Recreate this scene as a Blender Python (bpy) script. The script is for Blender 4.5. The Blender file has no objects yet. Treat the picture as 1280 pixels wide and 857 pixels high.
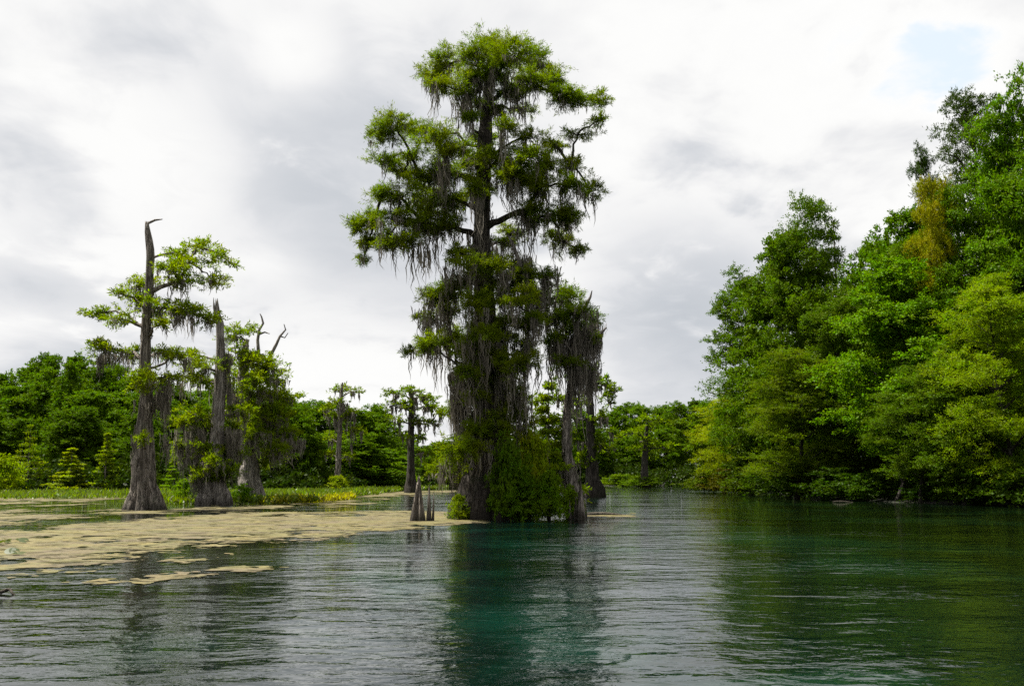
import bpy, math
import numpy as np
from mathutils import Vector

# ------------------------------------------------------------------ camera, sky, sun, exposure
S = bpy.context.scene
COL = S.collection
R = math.radians
FPX, CX, CY, HOR, EYE = 1244.0, 640.0, 428.5, 597.0, 2.2      # photograph geometry (1280 x 857)
PITCH = math.atan((HOR - CY) / FPX)

cam_d = bpy.data.cameras.new("camera")
cam_d.sensor_width = 36.0
cam_d.lens = 36.0 * FPX / 1280.0
cam_d.clip_start, cam_d.clip_end = 0.1, 6000
cam = bpy.data.objects.new("camera", cam_d)
COL.objects.link(cam)
cam.location = (0, 0, EYE)
cam.rotation_euler = (math.pi / 2 + PITCH, 0, 0)
S.camera = cam

SUN_AZ, SUN_EL = R(-70), R(64)       # azimuth measured from +Y towards +X
sun_dir = Vector((math.sin(SUN_AZ) * math.cos(SUN_EL), math.cos(SUN_AZ) * math.cos(SUN_EL), math.sin(SUN_EL)))
sd = bpy.data.lights.new("sun", 'SUN')
sd.energy = 5.0
sd.angle = R(0.6)
sd.color = (1.0, 0.95, 0.86)
sun = bpy.data.objects.new("sun", sd)
COL.objects.link(sun)
sun.rotation_euler = (-sun_dir).to_track_quat('-Z', 'Y').to_euler()

S.view_settings.view_transform = 'Standard'
S.view_settings.look = 'None'
S.view_settings.exposure = 1.5
S.view_settings.gamma = 1.0
S.cycles.max_bounces = 6
S.cycles.diffuse_bounces = 3
S.cycles.glossy_bounces = 3
S.cycles.transmission_bounces = 3
S.cycles.use_denoising = False
S.cycles.caustics_reflective = False


def pix_dir(px, py):
    xc, yc = (px - CX) / FPX, (CY - py) / FPX
    c, s = math.cos(PITCH), math.sin(PITCH)
    return Vector((xc, c - yc * s, s + yc * c))


def at(px, py, d):
    v = pix_dir(px, py)
    return Vector((0, 0, EYE)) + v * (d / v.y)


def on_water(px, py):
    v = pix_dir(px, py)
    return Vector((0, 0, EYE)) + v * (EYE / -v.z)


class NT:
    """small node-tree writer"""
    def __init__(s, tree):
        s.t = tree; s.n = tree.nodes; s.n.clear()
    def node(s, kind, **kw):
        n = s.n.new(kind)
        for k, v in kw.items():
            if k == 'inp':
                for a, b in v.items():
                    s.put(n.inputs[a], b)
            else:
                setattr(n, k, v)
        return n
    def put(s, sock, v):
        if isinstance(v, bpy.types.NodeSocket):
            s.t.links.new(v, sock)
        else:
            sock.default_value = v
    def math(s, op, a, b=0.0, c=0.0, clamp=False):
        n = s.n.new('ShaderNodeMath'); n.operation = op; n.use_clamp = clamp
        for i, v in enumerate((a, b, c)):
            s.put(n.inputs[i], v)
        return n.outputs[0]
    def mix(s, f, a, b, mode='MIX'):
        n = s.n.new('ShaderNodeMix'); n.data_type = 'RGBA'; n.blend_type = mode
        s.put(n.inputs[0], f)
        for i, v in ((6, a), (7, b)):
            s.put(n.inputs[i], v if isinstance(v, bpy.types.NodeSocket) or len(v) == 4 else (*v, 1))
        return n.outputs[2]
    def noise(s, vec, scale, detail=3, rough=0.55, dist=0.0):
        n = s.n.new('ShaderNodeTexNoise')
        if vec is not None: s.t.links.new(vec, n.inputs['Vector'])
        n.inputs['Scale'].default_value = scale; n.inputs['Detail'].default_value = detail
        n.inputs['Roughness'].default_value = rough; n.inputs['Distortion'].default_value = dist
        return n.outputs['Fac']
    def ramp(s, f, stops, interp='LINEAR'):
        n = s.n.new('ShaderNodeValToRGB'); cr = n.color_ramp; cr.interpolation = interp
        while len(cr.elements) < len(stops): cr.elements.new(0.5)
        for e, (p, c) in zip(cr.elements, stops):
            e.position = p
            e.color = (c, c, c, 1) if isinstance(c, (int, float)) else (*c, 1)
        s.t.links.new(f, n.inputs[0])
        return n.outputs[0]
    def maprange(s, v, a, b, c=0.0, d=1.0, smooth=True):
        n = s.n.new('ShaderNodeMapRange'); n.clamp = True
        if smooth: n.interpolation_type = 'SMOOTHSTEP'
        s.put(n.inputs[0], v)
        for i, q in zip((1, 2, 3, 4), (a, b, c, d)): n.inputs[i].default_value = q
        return n.outputs[0]


W = bpy.data.worlds.new("World")
S.world = W
W.use_nodes = True
w = NT(W.node_tree)
tc = w.node('ShaderNodeTexCoord').outputs['Generated']
sky = w.node('ShaderNodeTexSky', sky_type='NISHITA', sun_disc=False, sun_elevation=SUN_EL, sun_rotation=SUN_AZ,
             dust_density=1.0)
sep = w.node('ShaderNodeSeparateXYZ', inp={0: tc})
zz = w.math('ADD', w.math('ABSOLUTE', sep.outputs[2]), 0.22)
plane = w.node('ShaderNodeCombineXYZ', inp={0: w.math('DIVIDE', sep.outputs[0], zz), 1: w.math('DIVIDE', sep.outputs[1], zz), 2: 0.37}).outputs[0]
warp = w.node('ShaderNodeMapping', inp={'Vector': plane, 'Location': (3.1, 7.4, 0), 'Scale': (1.0, 0.85, 1)}).outputs[0]
n_big = w.noise(warp, 1.05, 2, 0.5, 0.3)
n_fine = w.noise(warp, 3.2, 6, 0.52, 0.35)
n_puff = w.noise(warp, 7.5, 5, 0.55, 0.5)
dens = w.math('ADD', w.math('MULTIPLY', n_big, 0.55), w.math('ADD', w.math('MULTIPLY', n_fine, 0.55), w.math('MULTIPLY', w.math('SUBTRACT', n_puff, 0.5), 0.22)))


def blob(px, py, rad_px, amp):
    """cloud cover thicker (amp > 0) or thinner around one compass direction of the real sky"""
    global dens
    d = pix_dir(px, py).normalized()
    dp = w.node('ShaderNodeVectorMath', operation='DISTANCE', inp={0: tc, 1: tuple(d)}).outputs['Value']
    m = w.maprange(w.math('ADD', dp, w.math('MULTIPLY', w.math('ADD', w.math('MULTIPLY', w.math('SUBTRACT', n_fine, 0.5), 2.2), w.math('MULTIPLY', w.math('SUBTRACT', n_puff, 0.5), 1.4)), rad_px * 1.0 / FPX)), 0.0, rad_px / FPX, 1.0, 0.0)
    dens = w.math('ADD', dens, w.math('MULTIPLY', m, amp))


for b in ((1160, 80, 90, -0.30), (1070, 30, 70, -0.26), (1225, 85, 70, -0.24), (430, 200, 260, 0.20), (130, 300, 190, 0.06),
          (620, 20, 240, 0.06), (850, 400, 170, 0.22), (950, 150, 240, -0.07), (360, 75, 80, -0.13),
          (200, 240, 170, -0.12), (330, 430, 200, -0.06), (860, 470, 120, -0.05), (60, 420, 200, 0.05)):
    blob(*b)
cloud = w.ramp(dens, [(0.20, (.99, .99, .985)), (0.46, (.985, .985, .97)), (0.56, (.88, .88, .885)), (0.66, (.675, .695, .73)), (0.80, (.52, .555, .60))], 'B_SPLINE')
cloud = w.node('ShaderNodeVectorMath', operation='SCALE', inp={0: cloud, 'Scale': 3.58}).outputs[0]
blue = w.mix(0.9, sky.outputs[0], (3.02, 3.32, 3.52))
cover = w.maprange(dens, 0.08, 0.36)
sky_col = w.mix(cover, blue, cloud)
bg = w.node('ShaderNodeBackground', inp={'Color': sky_col, 'Strength': 0.1})
w.t.links.new(bg.outputs[0], w.node('ShaderNodeOutputWorld').inputs[0])

# ------------------------------------------------------------------ helpers
rng = np.random.default_rng(7)


def vnoise(x, y, seed=0):
    xi, yi = np.floor(x).astype(np.int64), np.floor(y).astype(np.int64)
    fx, fy = x - xi, y - yi
    fx, fy = fx * fx * (3 - 2 * fx), fy * fy * (3 - 2 * fy)
    def h(a, b):
        n = (a * 374761393 + b * 668265263 + seed * 974634777) & 0xFFFFFFFF
        n = ((n ^ (n >> 13)) * 1274126177) & 0xFFFFFFFF
        return ((n ^ (n >> 16)) & 0xFFFF) / 65535.0
    return (h(xi, yi) * (1 - fx) + h(xi + 1, yi) * fx) * (1 - fy) + (h(xi, yi + 1) * (1 - fx) + h(xi + 1, yi + 1) * fx) * fy


def fbm(x, y, seed=0, octv=4, gain=0.5):
    a, s, t = 1.0, 0.0, 0.0
    for i in range(octv):
        s = s + a * vnoise(x, y, seed + i * 17); t += a
        x, y, a = x * 2.03 + 5.1, y * 2.03 + 1.7, a * gain
    return s / t


def unit(v):
    return v / np.maximum(np.linalg.norm(v, axis=-1, keepdims=True), 1e-9)


class Buf:
    """collects quads / triangles; every face carries a material index"""
    def __init__(s):
        s.v, s.q, s.t, s.n = [], [], [], 0
    def add(s, v, quads=None, tris=None):
        v = np.asarray(v, float).reshape(-1, 3)
        s.v.append(v)
        if quads is not None and len(quads): s.q.append(np.asarray(quads, np.int64) + s.n)
        if tris is not None and len(tris): s.t.append(np.asarray(tris, np.int64) + s.n)
        s.n += len(v)
    def tube(s, pts, rad, sides=7, flute=0.0, nfl=6, cap=True, jag=0.0, rough=0.0):
        pts = np.asarray(pts, float); rad = np.asarray(rad, float); k = len(pts)
        tan = np.gradient(pts, axis=0); tan = unit(tan)
        ref = np.array([0.0, 1.0, 0.0]) if abs(tan[:, 1]).mean() < 0.8 else np.array([1.0, 0.0, 0.0])
        a = unit(np.cross(tan, ref)); b = np.cross(tan, a)
        th = np.linspace(0, 2 * np.pi, sides, endpoint=False)
        ph = rng.uniform(0, 6.28)
        vv = []
        fl = np.broadcast_to(np.asarray(flute, float), (k,))
        for i in range(k):
            r = rad[i] * (1 + fl[i] * (0.6 * np.sin(nfl * th + ph + 0.25 * i) + 0.5 * np.sin((nfl * 2 + 1) * th + 2 * ph)))
            if rough: r = r * (1 + rough * 2 * (vnoise(th * 2.2 + ph, pts[i, 2] * 0.9 + 0 * th, 7) + 0.5 * vnoise(th * 6 + ph, pts[i, 2] * 1.6 + 0 * th, 8) - 0.75))
            ring = pts[i] + np.outer(r * np.cos(th), a[i]) + np.outer(r * np.sin(th), b[i])
            if jag and i == k - 1: ring[:, 2] += rng.uniform(-jag, jag, sides)
            vv.append(ring)
        vv = np.concatenate(vv)
        i0 = np.arange(k - 1)[:, None] * sides; j = np.arange(sides)[None]; j1 = (j + 1) % sides
        q = np.stack([i0 + j, i0 + j1, i0 + sides + j1, i0 + sides + j], -1).reshape(-1, 4)
        s.add(vv, q)
        if cap:
            c = np.concatenate([vv[-sides:], (pts[-1] + tan[-1] * rad[-1] * 0.4)[None]])
            t = np.stack([np.arange(sides), (np.arange(sides) + 1) % sides, np.full(sides, sides)], -1)
            s.add(c, None, t)
    def kites(s, p, d, L, Wd, nrm=None):
        """leaf blades: base p, direction d, length L, width Wd"""
        n = len(p); d = unit(d)
        side = unit(np.cross(d, rng.normal(size=(n, 3)) if nrm is None else nrm))
        L = np.broadcast_to(L, (n,))[:, None]; Wd = np.broadcast_to(Wd, (n,))[:, None]
        m = p + d * L * 0.45
        v = np.stack([p, m + side * Wd * 0.5, p + d * L, m - side * Wd * 0.5], 1)
        s.add(v, np.arange(n * 4).reshape(n, 4))
    def spray(s, pads, ntw, nlf, L, Wd, up=0.2, flat=0.55, spread=0.85, inner=0.2, reach=(0.65, 1.12), face=0.0):
        """foliage pads (cx cy cz rx ry rz): twigs fan out from each pad, leaves sit along the twigs"""
        pads = np.asarray(pads, float)
        P = np.repeat(pads, ntw, axis=0); n = len(P)
        dr = rng.normal(size=(n, 3)); dr[:, 2] = dr[:, 2] * flat + up; dr = unit(dr)
        end = dr * P[:, 3:6] * rng.uniform(*reach, (n, 1))
        c0 = P[:, :3] + rng.normal(size=(n, 3)) * P[:, 3:6] * 0.16
        E = np.repeat(end, nlf, 0); C = np.repeat(c0, nlf, 0); D = np.repeat(dr, nlf, 0); PP = np.repeat(P, nlf, 0); m = len(E)
        t = (inner + (1 - inner) * rng.uniform(0, 1, (m, 1)) ** 0.75)
        pos = C + E * t + rng.normal(size=(m, 3)) * (0.02 + 0.09 * PP[:, 3:6] * t)
        pos[:, 2] -= 0.14 * PP[:, 5] * (t[:, 0] ** 2)
        dd = D * 0.55 + rng.normal(size=(m, 3)) * spread * 0.6
        nrm = None
        if face: nrm = unit(D * [face, face, face * .8] + [0, 0, face * .6] + rng.normal(size=(m, 3)) * 0.55)
        s.kites(pos, dd, L * rng.uniform(0.6, 1.25, m), Wd * rng.uniform(0.6, 1.25, m), nrm)
    def moss(s, anchors, length, width, strands=5, scatter=0.18, lean=(0.03, 0.0)):
        """hanging moss: tapered ribbons in small beards"""
        A = np.asarray(anchors, float); n = len(A)
        Lb = np.broadcast_to(length, (n,)) * (0.2 + 0.95 * rng.beta(1.7, 2.0, n))
        A = np.repeat(A, strands, 0); Lb = np.repeat(Lb, strands); m = len(A)
        off = rng.normal(size=(m, 3)) * [scatter, scatter, scatter * 0.4]
        A = A + off
        r2 = np.linalg.norm(off[:, :2], axis=1) / max(scatter, 1e-6)
        Lb = Lb * np.clip(1.15 - 0.3 * r2, 0.25, 1.2) * rng.uniform(0.6, 1.1, m)
        ang = rng.uniform(0, np.pi, m); side = np.stack([np.cos(ang), np.sin(ang), 0 * ang], 1)
        wd = width * rng.uniform(0.5, 1.3, m)
        vv = []
        drift = rng.normal(size=(m, 2)) * 0.05 + np.array(lean)
        wob = rng.normal(size=(m, 6, 2)) * 0.05
        for i, (t, ww) in enumerate(((0, 0.5), (0.2, 1.0), (0.4, 0.7), (0.6, 0.85), (0.8, 0.45), (1.0, 0.06))):
            c = A.copy(); c[:, 2] -= Lb * t
            c[:, :2] += drift * (Lb * t * t)[:, None] + wob[:, i] * min(1.0, t * 2) * np.minimum(Lb, 2.0)[:, None]
            c -= (off * [0.45, 0.45, 0]) * t
            vv += [c - side * (wd * ww * 0.5)[:, None], c + side * (wd * ww * 0.5)[:, None]]
        v = np.stack(vv, 1)
        q = np.array([[0, 1, 3, 2], [2, 3, 5, 4], [4, 5, 7, 6], [6, 7, 9, 8], [8, 9, 11, 10]])
        s.add(v, (np.arange(m)[:, None, None] * 12 + q[None]).reshape(-1, 4))
    def mesh(s, name, mat, smooth=False):
        me = bpy.data.meshes.new(name)
        V = np.concatenate(s.v) if s.v else np.zeros((0, 3))
        q = np.concatenate(s.q) if s.q else np.zeros((0, 4), np.int64)
        t = np.concatenate(s.t) if s.t else np.zeros((0, 3), np.int64)
        me.vertices.add(len(V)); me.vertices.foreach_set('co', V.astype(np.float32).ravel())
        me.loops.add(len(q) * 4 + len(t) * 3)
        me.loops.foreach_set('vertex_index', np.concatenate([q.ravel(), t.ravel()]).astype(np.int32))
        me.polygons.add(len(q) + len(t))
        me.polygons.foreach_set('loop_start', np.concatenate([np.arange(len(q)) * 4, len(q) * 4 + np.arange(len(t)) * 3]).astype(np.int32))
        me.update(calc_edges=True)
        if smooth: me.polygons.foreach_set('use_smooth', np.ones(len(me.polygons), bool))
        me.materials.append(mat)
        return me


def link(name, data, parent=None, loc=(0, 0, 0)):
    o = bpy.data.objects.new(name, data); COL.objects.link(o); o.location = loc
    if parent is not None: o.parent = parent
    return o


def tag(o, label=None, cat=None, group=None, kind=None):
    for k, v in (('label', label), ('category', cat), ('group', group), ('kind', kind)):
        if v: o[k] = v
    return o


def thing(name, loc, label, cat, group=None):
    return tag(link(name, None, None, loc), label, cat, group)


# ------------------------------------------------------------------ materials
def new_mat(name):
    m = bpy.data.materials.new(name); m.use_nodes = True
    return m, NT(m.node_tree)


def leaf_mat(name, base, trans=0.42, tint=True, var=0.32, warm=(1.45, 1.12, 0.55), gloss=0.05):
    m, g = new_mat(name)
    isl = g.node('ShaderNodeNewGeometry').outputs['Random Per Island']
    oi = g.node('ShaderNodeObjectInfo')
    co = g.node('ShaderNodeTexCoord').outputs['Object']
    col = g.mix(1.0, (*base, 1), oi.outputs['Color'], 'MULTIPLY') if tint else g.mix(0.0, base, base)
    clump = g.maprange(g.noise(co, 0.55, 3, 0.6), 0.35, 0.68)
    warmc = g.mix(1.0, col, (*warm, 1), 'MULTIPLY')
    col = g.mix(g.math('MULTIPLY', clump, 0.75), col, warmc)
    v = g.math('ADD', g.math('MULTIPLY', isl, 2 * var), 1.0 - var)
    hs = g.node('ShaderNodeHueSaturation', inp={'Saturation': 1.12, 'Value': v, 'Color': col, 'Hue': g.math('ADD', g.math('MULTIPLY', isl, 0.03), 0.485)})
    d = g.node('ShaderNodeBsdfDiffuse', inp={'Color': hs.outputs[0]})
    tcol = g.mix(1.0, hs.outputs[0], (1.25, 1.35, 0.45, 1), 'MULTIPLY')
    t = g.node('ShaderNodeBsdfTranslucent', inp={'Color': tcol})
    a = g.node('ShaderNodeMixShader', inp={0: trans, 1: d.outputs[0], 2: t.outputs[0]})
    gl = g.node('ShaderNodeBsdfGlossy', inp={'Color': (1, 1, 1, 1), 'Roughness': 0.5})
    b = g.node('ShaderNodeMixShader', inp={0: gloss * 0.5, 1: a.outputs[0], 2: gl.outputs[0]})
    g.t.links.new(b.outputs[0], g.node('ShaderNodeOutputMaterial').inputs[0])
    return m


def bark_mat(name, c1, c2, c3=(0.05, 0.07, 0.03), moss=0.35):
    m, g = new_mat(name)
    co = g.node('ShaderNodeTexCoord').outputs['Object']
    st = g.node('ShaderNodeMapping', inp={'Vector': co, 'Scale': (3.4, 3.4, 0.36)}).outputs[0]
    f = g.noise(st, 2.2, 6, 0.65, 0.6)
    col = g.mix(g.maprange(f, 0.40, 0.64), c1, c2)
    big = g.maprange(g.noise(co, 0.9, 4, 0.6), 0.5, 0.7)
    col = g.mix(g.math('MULTIPLY', big, moss), col, c3)
    wz = g.node('ShaderNodeSeparateXYZ', inp={0: g.node('ShaderNodeNewGeometry').outputs['Position']}).outputs[2]
    wet = g.maprange(g.math('ADD', wz, g.math('MULTIPLY', f, -0.9)), -0.4, 0.35, 0.7, 0.0)
    col = g.mix(wet, col, (0.02, 0.017, 0.012))
    p = g.node('ShaderNodeBsdfPrincipled', inp={'Base Color': col, 'Roughness': 0.9})
    p.inputs['Specular IOR Level'].default_value = 0.2
    bm = g.node('ShaderNodeBump', inp={'Height': f, 'Strength': 1.0, 'Distance': 0.3})
    g.t.links.new(bm.outputs[0], p.inputs['Normal'])
    g.t.links.new(p.outputs[0], g.node('ShaderNodeOutputMaterial').inputs[0])
    return m


CYP = leaf_mat("cypress_needles", (0.0920, 0.1365, 0.0078), trans=0.50, gloss=0.008)
BROAD = leaf_mat("broad_leaves", (0.0730, 0.1260, 0.0060), trans=0.40, gloss=0.008)
MARSH = leaf_mat("marsh_leaves", (0.0858, 0.1326, 0.0156), trans=0.4)
YELLOW = leaf_mat("yellow_marsh_leaves", (0.2652, 0.2496, 0.0234), trans=0.4, warm=(1.0, 0.95, 0.8))
DARKLEAF = leaf_mat("undergrowth_leaves", (0.0203, 0.0374, 0.0062), trans=0.3, gloss=0.01)  # shade under the canopy is put into this darker leaf colour
BARK = bark_mat("cypress_bark", (0.0663, 0.0554, 0.0445), (0.3120, 0.2730, 0.2340))
DEAD = bark_mat("dead_grey_wood", (0.1014, 0.0897, 0.0780), (0.3588, 0.3237, 0.2886), moss=0.1)
DARKBARK = bark_mat("dark_bark", (0.0172, 0.0140, 0.0109), (0.0663, 0.0562, 0.0468))
PALEBARK = bark_mat("pale_bark", (0.0936, 0.0780, 0.0585), (0.2496, 0.2184, 0.1716), moss=0.2)


def moss_mat(name, a, b):
    m, g = new_mat(name)
    isl = g.node('ShaderNodeNewGeometry').outputs['Random Per Island']
    col = g.mix(isl, a, b)
    d = g.node('ShaderNodeBsdfDiffuse', inp={'Color': col})
    t = g.node('ShaderNodeBsdfTranslucent', inp={'Color': col})
    x = g.node('ShaderNodeMixShader', inp={0: 0.38, 1: d.outputs[0], 2: t.outputs[0]})
    g.t.links.new(x.outputs[0], g.node('ShaderNodeOutputMaterial').inputs[0])
    return m


MOSS = moss_mat("grey_hanging_moss", (0.0975, 0.0874, 0.0702), (0.2574, 0.2340, 0.1950))

# ------------------------------------------------------------------ water, ground
m, g = new_mat("river_water")
geo = g.node('ShaderNodeNewGeometry').outputs['Position']
sx = g.node('ShaderNodeSeparateXYZ', inp={0: geo})
mp = lambda sc, rot=0.0: g.node('ShaderNodeMapping', inp={'Vector': geo, 'Scale': sc, 'Rotation': (0, 0, rot)}).outputs[0]
bed = g.noise(mp((0.9, 0.55, 1)), 0.16, 4, 0.55, 0.4)
weed = g.maprange(sx.outputs[0], 0, 16, 0.0, 0.85)
sandy = g.maprange(bed, 0.46, 0.66)
teal = g.mix(weed, (0.002, 0.020, 0.013), (0.0035, 0.009, 0.0022))
dark = g.mix(weed, (0.0007, 0.0045, 0.0035), (0.0018, 0.0036, 0.0009))
col = g.mix(sandy, dark, teal)
col = g.mix(g.maprange(sx.outputs[0], -3.5, -8, 0, 0.8), col, g.mix(sandy, (0.004, 0.005, 0.002), (0.016, 0.017, 0.007)))
fresh = g.noise(mp((0.5, 1.0, 1)), 0.22, 3, 0.5, 0.2)
calm = g.math('MULTIPLY', g.maprange(fresh, 0.36, 0.62, 0.40, 1.15), g.maprange(sx.outputs[0], -6, 6, 0.9, 1.2))
r1 = g.noise(mp((0.85, 1.35, 1), 0.10), 1.0, 2, 0.5, 0.5)
r2 = g.noise(mp((1.0, 1.5, 1), -0.15), 2.9, 3, 0.55, 0.4)
r3 = g.noise(mp((1, 2.2, 1), 0.1), 8.0, 2, 0.5)
hgt = g.math('ADD', g.math('MULTIPLY', r1, 0.26), g.math('ADD', g.math('MULTIPLY', r2, 0.095), g.math('MULTIPLY', r3, 0.006)))
bump = g.node('ShaderNodeBump', inp={'Height': g.math('MULTIPLY', hgt, calm), 'Strength': 1.0, 'Distance': 0.22})
p = g.node('ShaderNodeBsdfPrincipled', inp={'Base Color': col, 'Roughness': 0.03, 'IOR': 1.37, 'Normal': bump.outputs[0]})
g.t.links.new(p.outputs[0], g.node('ShaderNodeOutputMaterial').inputs[0])
WATER = m
b = Buf()
gx = np.array([-2500, -400, -100, 0, 100, 400, 2500.]); gy = np.array([-600, -50, 50, 150, 400, 900, 3000.])
XX, YY = np.meshgrid(gx, gy)
idx = np.arange(XX.size).reshape(XX.shape)
b.add(np.stack([XX, YY, 0 * XX], -1), np.stack([idx[:-1, :-1], idx[:-1, 1:], idx[1:, 1:], idx[1:, :-1]], -1).reshape(-1, 4))
tag(link('water', b.mesh('water', WATER)), 'clear green and grey rippled river water reflecting trees and cloud', kind='structure')

RIVER = np.array([(90, -300), (78, 0), (62, 40), (49, 62), (40, 76), (35, 84), (30.5, 93), (31.5, 119), (36.5, 171), (44, 228), (52, 262),
                  (40, 272), (26, 277), (10, 279), (-4, 262), (-15, 225), (-17, 190), (-22, 165), (-27, 140), (-45, 134), (-90, 127),
                  (-200, 118), (-420, 90), (-420, -300)], float)


def poly_sd(x, y, poly):
    """signed distance, positive inside"""
    d = np.full(x.shape, 1e9); ins = np.zeros(x.shape, bool)
    for (x0, y0), (x1, y1) in zip(poly, np.roll(poly, -1, 0)):
        ex, ey = x1 - x0, y1 - y0
        t = np.clip(((x - x0) * ex + (y - y0) * ey) / (ex * ex + ey * ey + 1e-12), 0, 1)
        d = np.minimum(d, np.hypot(x - x0 - t * ex, y - y0 - t * ey))
        c = (y0 > y) != (y1 > y)
        with np.errstate(divide='ignore', invalid='ignore'):
            ins ^= c & (x < ex * (y - y0) / (ey if ey else 1e-9) + x0)
    return np.where(ins, d, -d)


gx = np.concatenate([[-2500, -1200, -600], np.arange(-420, -120, 12), np.arange(-120, 120, 2.5), np.arange(120, 420, 12), [600, 1200, 2500]])
gy = np.concatenate([[-600], np.arange(-300, 40, 12), np.arange(40, 320, 2.5), np.arange(320, 520, 12), [800, 1500, 3000]])
XX, YY = np.meshgrid(gx, gy)
sdv = -poly_sd(XX, YY, RIVER) + (fbm(XX * 0.15, YY * 0.15, 3) - 0.5) * 2.4 - 3.6
ZZ = np.where(sdv < 0, np.maximum(sdv * 0.35, -3.0), np.minimum(sdv * 0.12, 0.9) + (fbm(XX * 0.2, YY * 0.2, 9) - 0.4) * 0.3 * np.clip(sdv, 0, 1))
idx = np.arange(XX.size).reshape(XX.shape)
b = Buf(); b.add(np.stack([XX, YY, ZZ], -1), np.stack([idx[:-1, :-1], idx[:-1, 1:], idx[1:, 1:], idx[1:, :-1]], -1).reshape(-1, 4))
m, g = new_mat("forest_floor")
f = g.noise(g.node('ShaderNodeNewGeometry').outputs['Position'], 0.8, 6, 0.65)
col = g.mix(g.maprange(f, 0.35, 0.65), (0.014, 0.011, 0.007), (0.013, 0.02, 0.006))
p = g.node('ShaderNodeBsdfPrincipled', inp={'Base Color': col, 'Roughness': 0.95})
g.t.links.new(p.outputs[0], g.node('ShaderNodeOutputMaterial').inputs[0])
tag(link('ground', b.mesh('ground', m, True)), 'dark muddy forest floor of the wooded river banks', kind='structure')

# ------------------------------------------------------------------ floating algae mats
m, g = new_mat("algae_mat")
geo = g.node('ShaderNodeNewGeometry').outputs['Position']
f1 = g.noise(geo, 0.35, 5, 0.6, 0.5); f2 = g.noise(geo, 5.0, 5, 0.7)
col = g.mix(g.maprange(f1, 0.35, 0.65), (0.088, 0.068, 0.036), (0.128, 0.104, 0.028))
col = g.mix(g.maprange(f2, 0.46, 0.62, 0, 0.8), col, (0.0532, 0.0471, 0.0182))
col = g.mix(g.maprange(g.noise(geo, 0.7, 5, 0.7, 1.0), 0.46, 0.60, 0, 0.8), col, (0.085, 0.08, 0.025))
col = g.mix(g.maprange(g.noise(geo, 1.3, 4, 0.6), 0.58, 0.72, 0, 0.6), col, (0.150, 0.130, 0.070))
p = g.node('ShaderNodeBsdfPrincipled', inp={'Base Color': col, 'Roughness': 0.75})
p.inputs['Specular IOR Level'].default_value = 0.25
bm = g.node('ShaderNodeBump', inp={'Height': f2, 'Strength': 0.7, 'Distance': 0.05})
g.t.links.new(bm.outputs[0], p.inputs['Normal'])
thin = g.maprange(g.noise(g.node('ShaderNodeMapping', inp={'Vector': geo, 'Scale': (0.8, 1.0, 1)}).outputs[0], 1.1, 7, 0.75, 0.6), 0.47, 0.64, 0.0, 0.75)
x = g.node('ShaderNodeMixShader', inp={0: thin, 1: p.outputs[0], 2: g.node('ShaderNodeBsdfTransparent').outputs[0]})
g.t.links.new(x.outputs[0], g.node('ShaderNodeOutputMaterial').inputs[0])
ALGAE = m


def mat_patch(name, polys, x0, x1, y0, y1, step, seed, label):
    """a sheet of floating algae: outline on the water plane, ragged and holed by noise"""
    gx = np.arange(x0, x1, step); gy = np.arange(y0, y1, step)
    X, Y = np.meshgrid(gx, gy)
    # ground point -> angle-like coordinates in which shore-parallel streaks are compact
    U = X / Y * FPX; V = EYE / Y * FPX
    best = np.full(X.shape, -9.0)
    for poly, bias in polys:
        q = np.array([(a - CX, (bb - HOR) * 4.5) for a, bb in poly], float)
        best = np.maximum(best, np.clip(poly_sd(U, V * 4.5, q) / 26.0, -1.5, 0.42) + bias)
    n = fbm(X * 0.30, Y * 0.17, seed, 5, 0.58) - 0.5
    n2 = fbm(X * 1.3, Y * 1.3, seed + 50, 5, 0.72) - 0.5
    n3 = fbm(X * 6.5, Y * 6.5, seed + 90, 2, 0.6) - 0.5
    F = best - 0.16 + n * 2.7 + n2 * 2.0 + n3 * 0.9
    on = F > 0
    P = np.stack([X, Y], -1)
    Z = np.full(X.shape, 0.012) + 0.012 * vnoise(X * 2, Y * 2, seed)
    # pull outside corners on to the zero line so that edges run smoothly
    out = P.copy()
    for ax, sh in ((0, 1), (0, -1), (1, 1), (1, -1)):
        Fn = np.roll(F, sh, ax); Pn = np.roll(P, sh, ax)
        sel = (~on) & (Fn > 0) & (np.abs(Pn - P).sum(-1) < step * 1.5)
        t = np.clip(F / (F - Fn - 1e-9), 0, 0.95)[..., None]
        out = np.where(sel[..., None], P + (Pn - P) * t, out)
    idx = np.arange(X.size).reshape(X.shape)
    Q = np.stack([idx[:-1, :-1], idx[:-1, 1:], idx[1:, 1:], idx[1:, :-1]], -1)
    cnt = on[:-1, :-1].astype(int) + on[:-1, 1:] + on[1:, 1:] + on[1:, :-1]
    Q = Q[cnt >= 2]
    used = np.unique(Q); rem = np.zeros(X.size, np.int64); rem[used] = np.arange(len(used))
    V3 = np.concatenate([out, Z[..., None]], -1).reshape(-1, 3)[used]
    b = Buf(); b.add(V3, rem[Q])
    return tag(link(name, b.mesh(name, ALGAE, True)), label, 'algae', kind='stuff')


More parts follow.
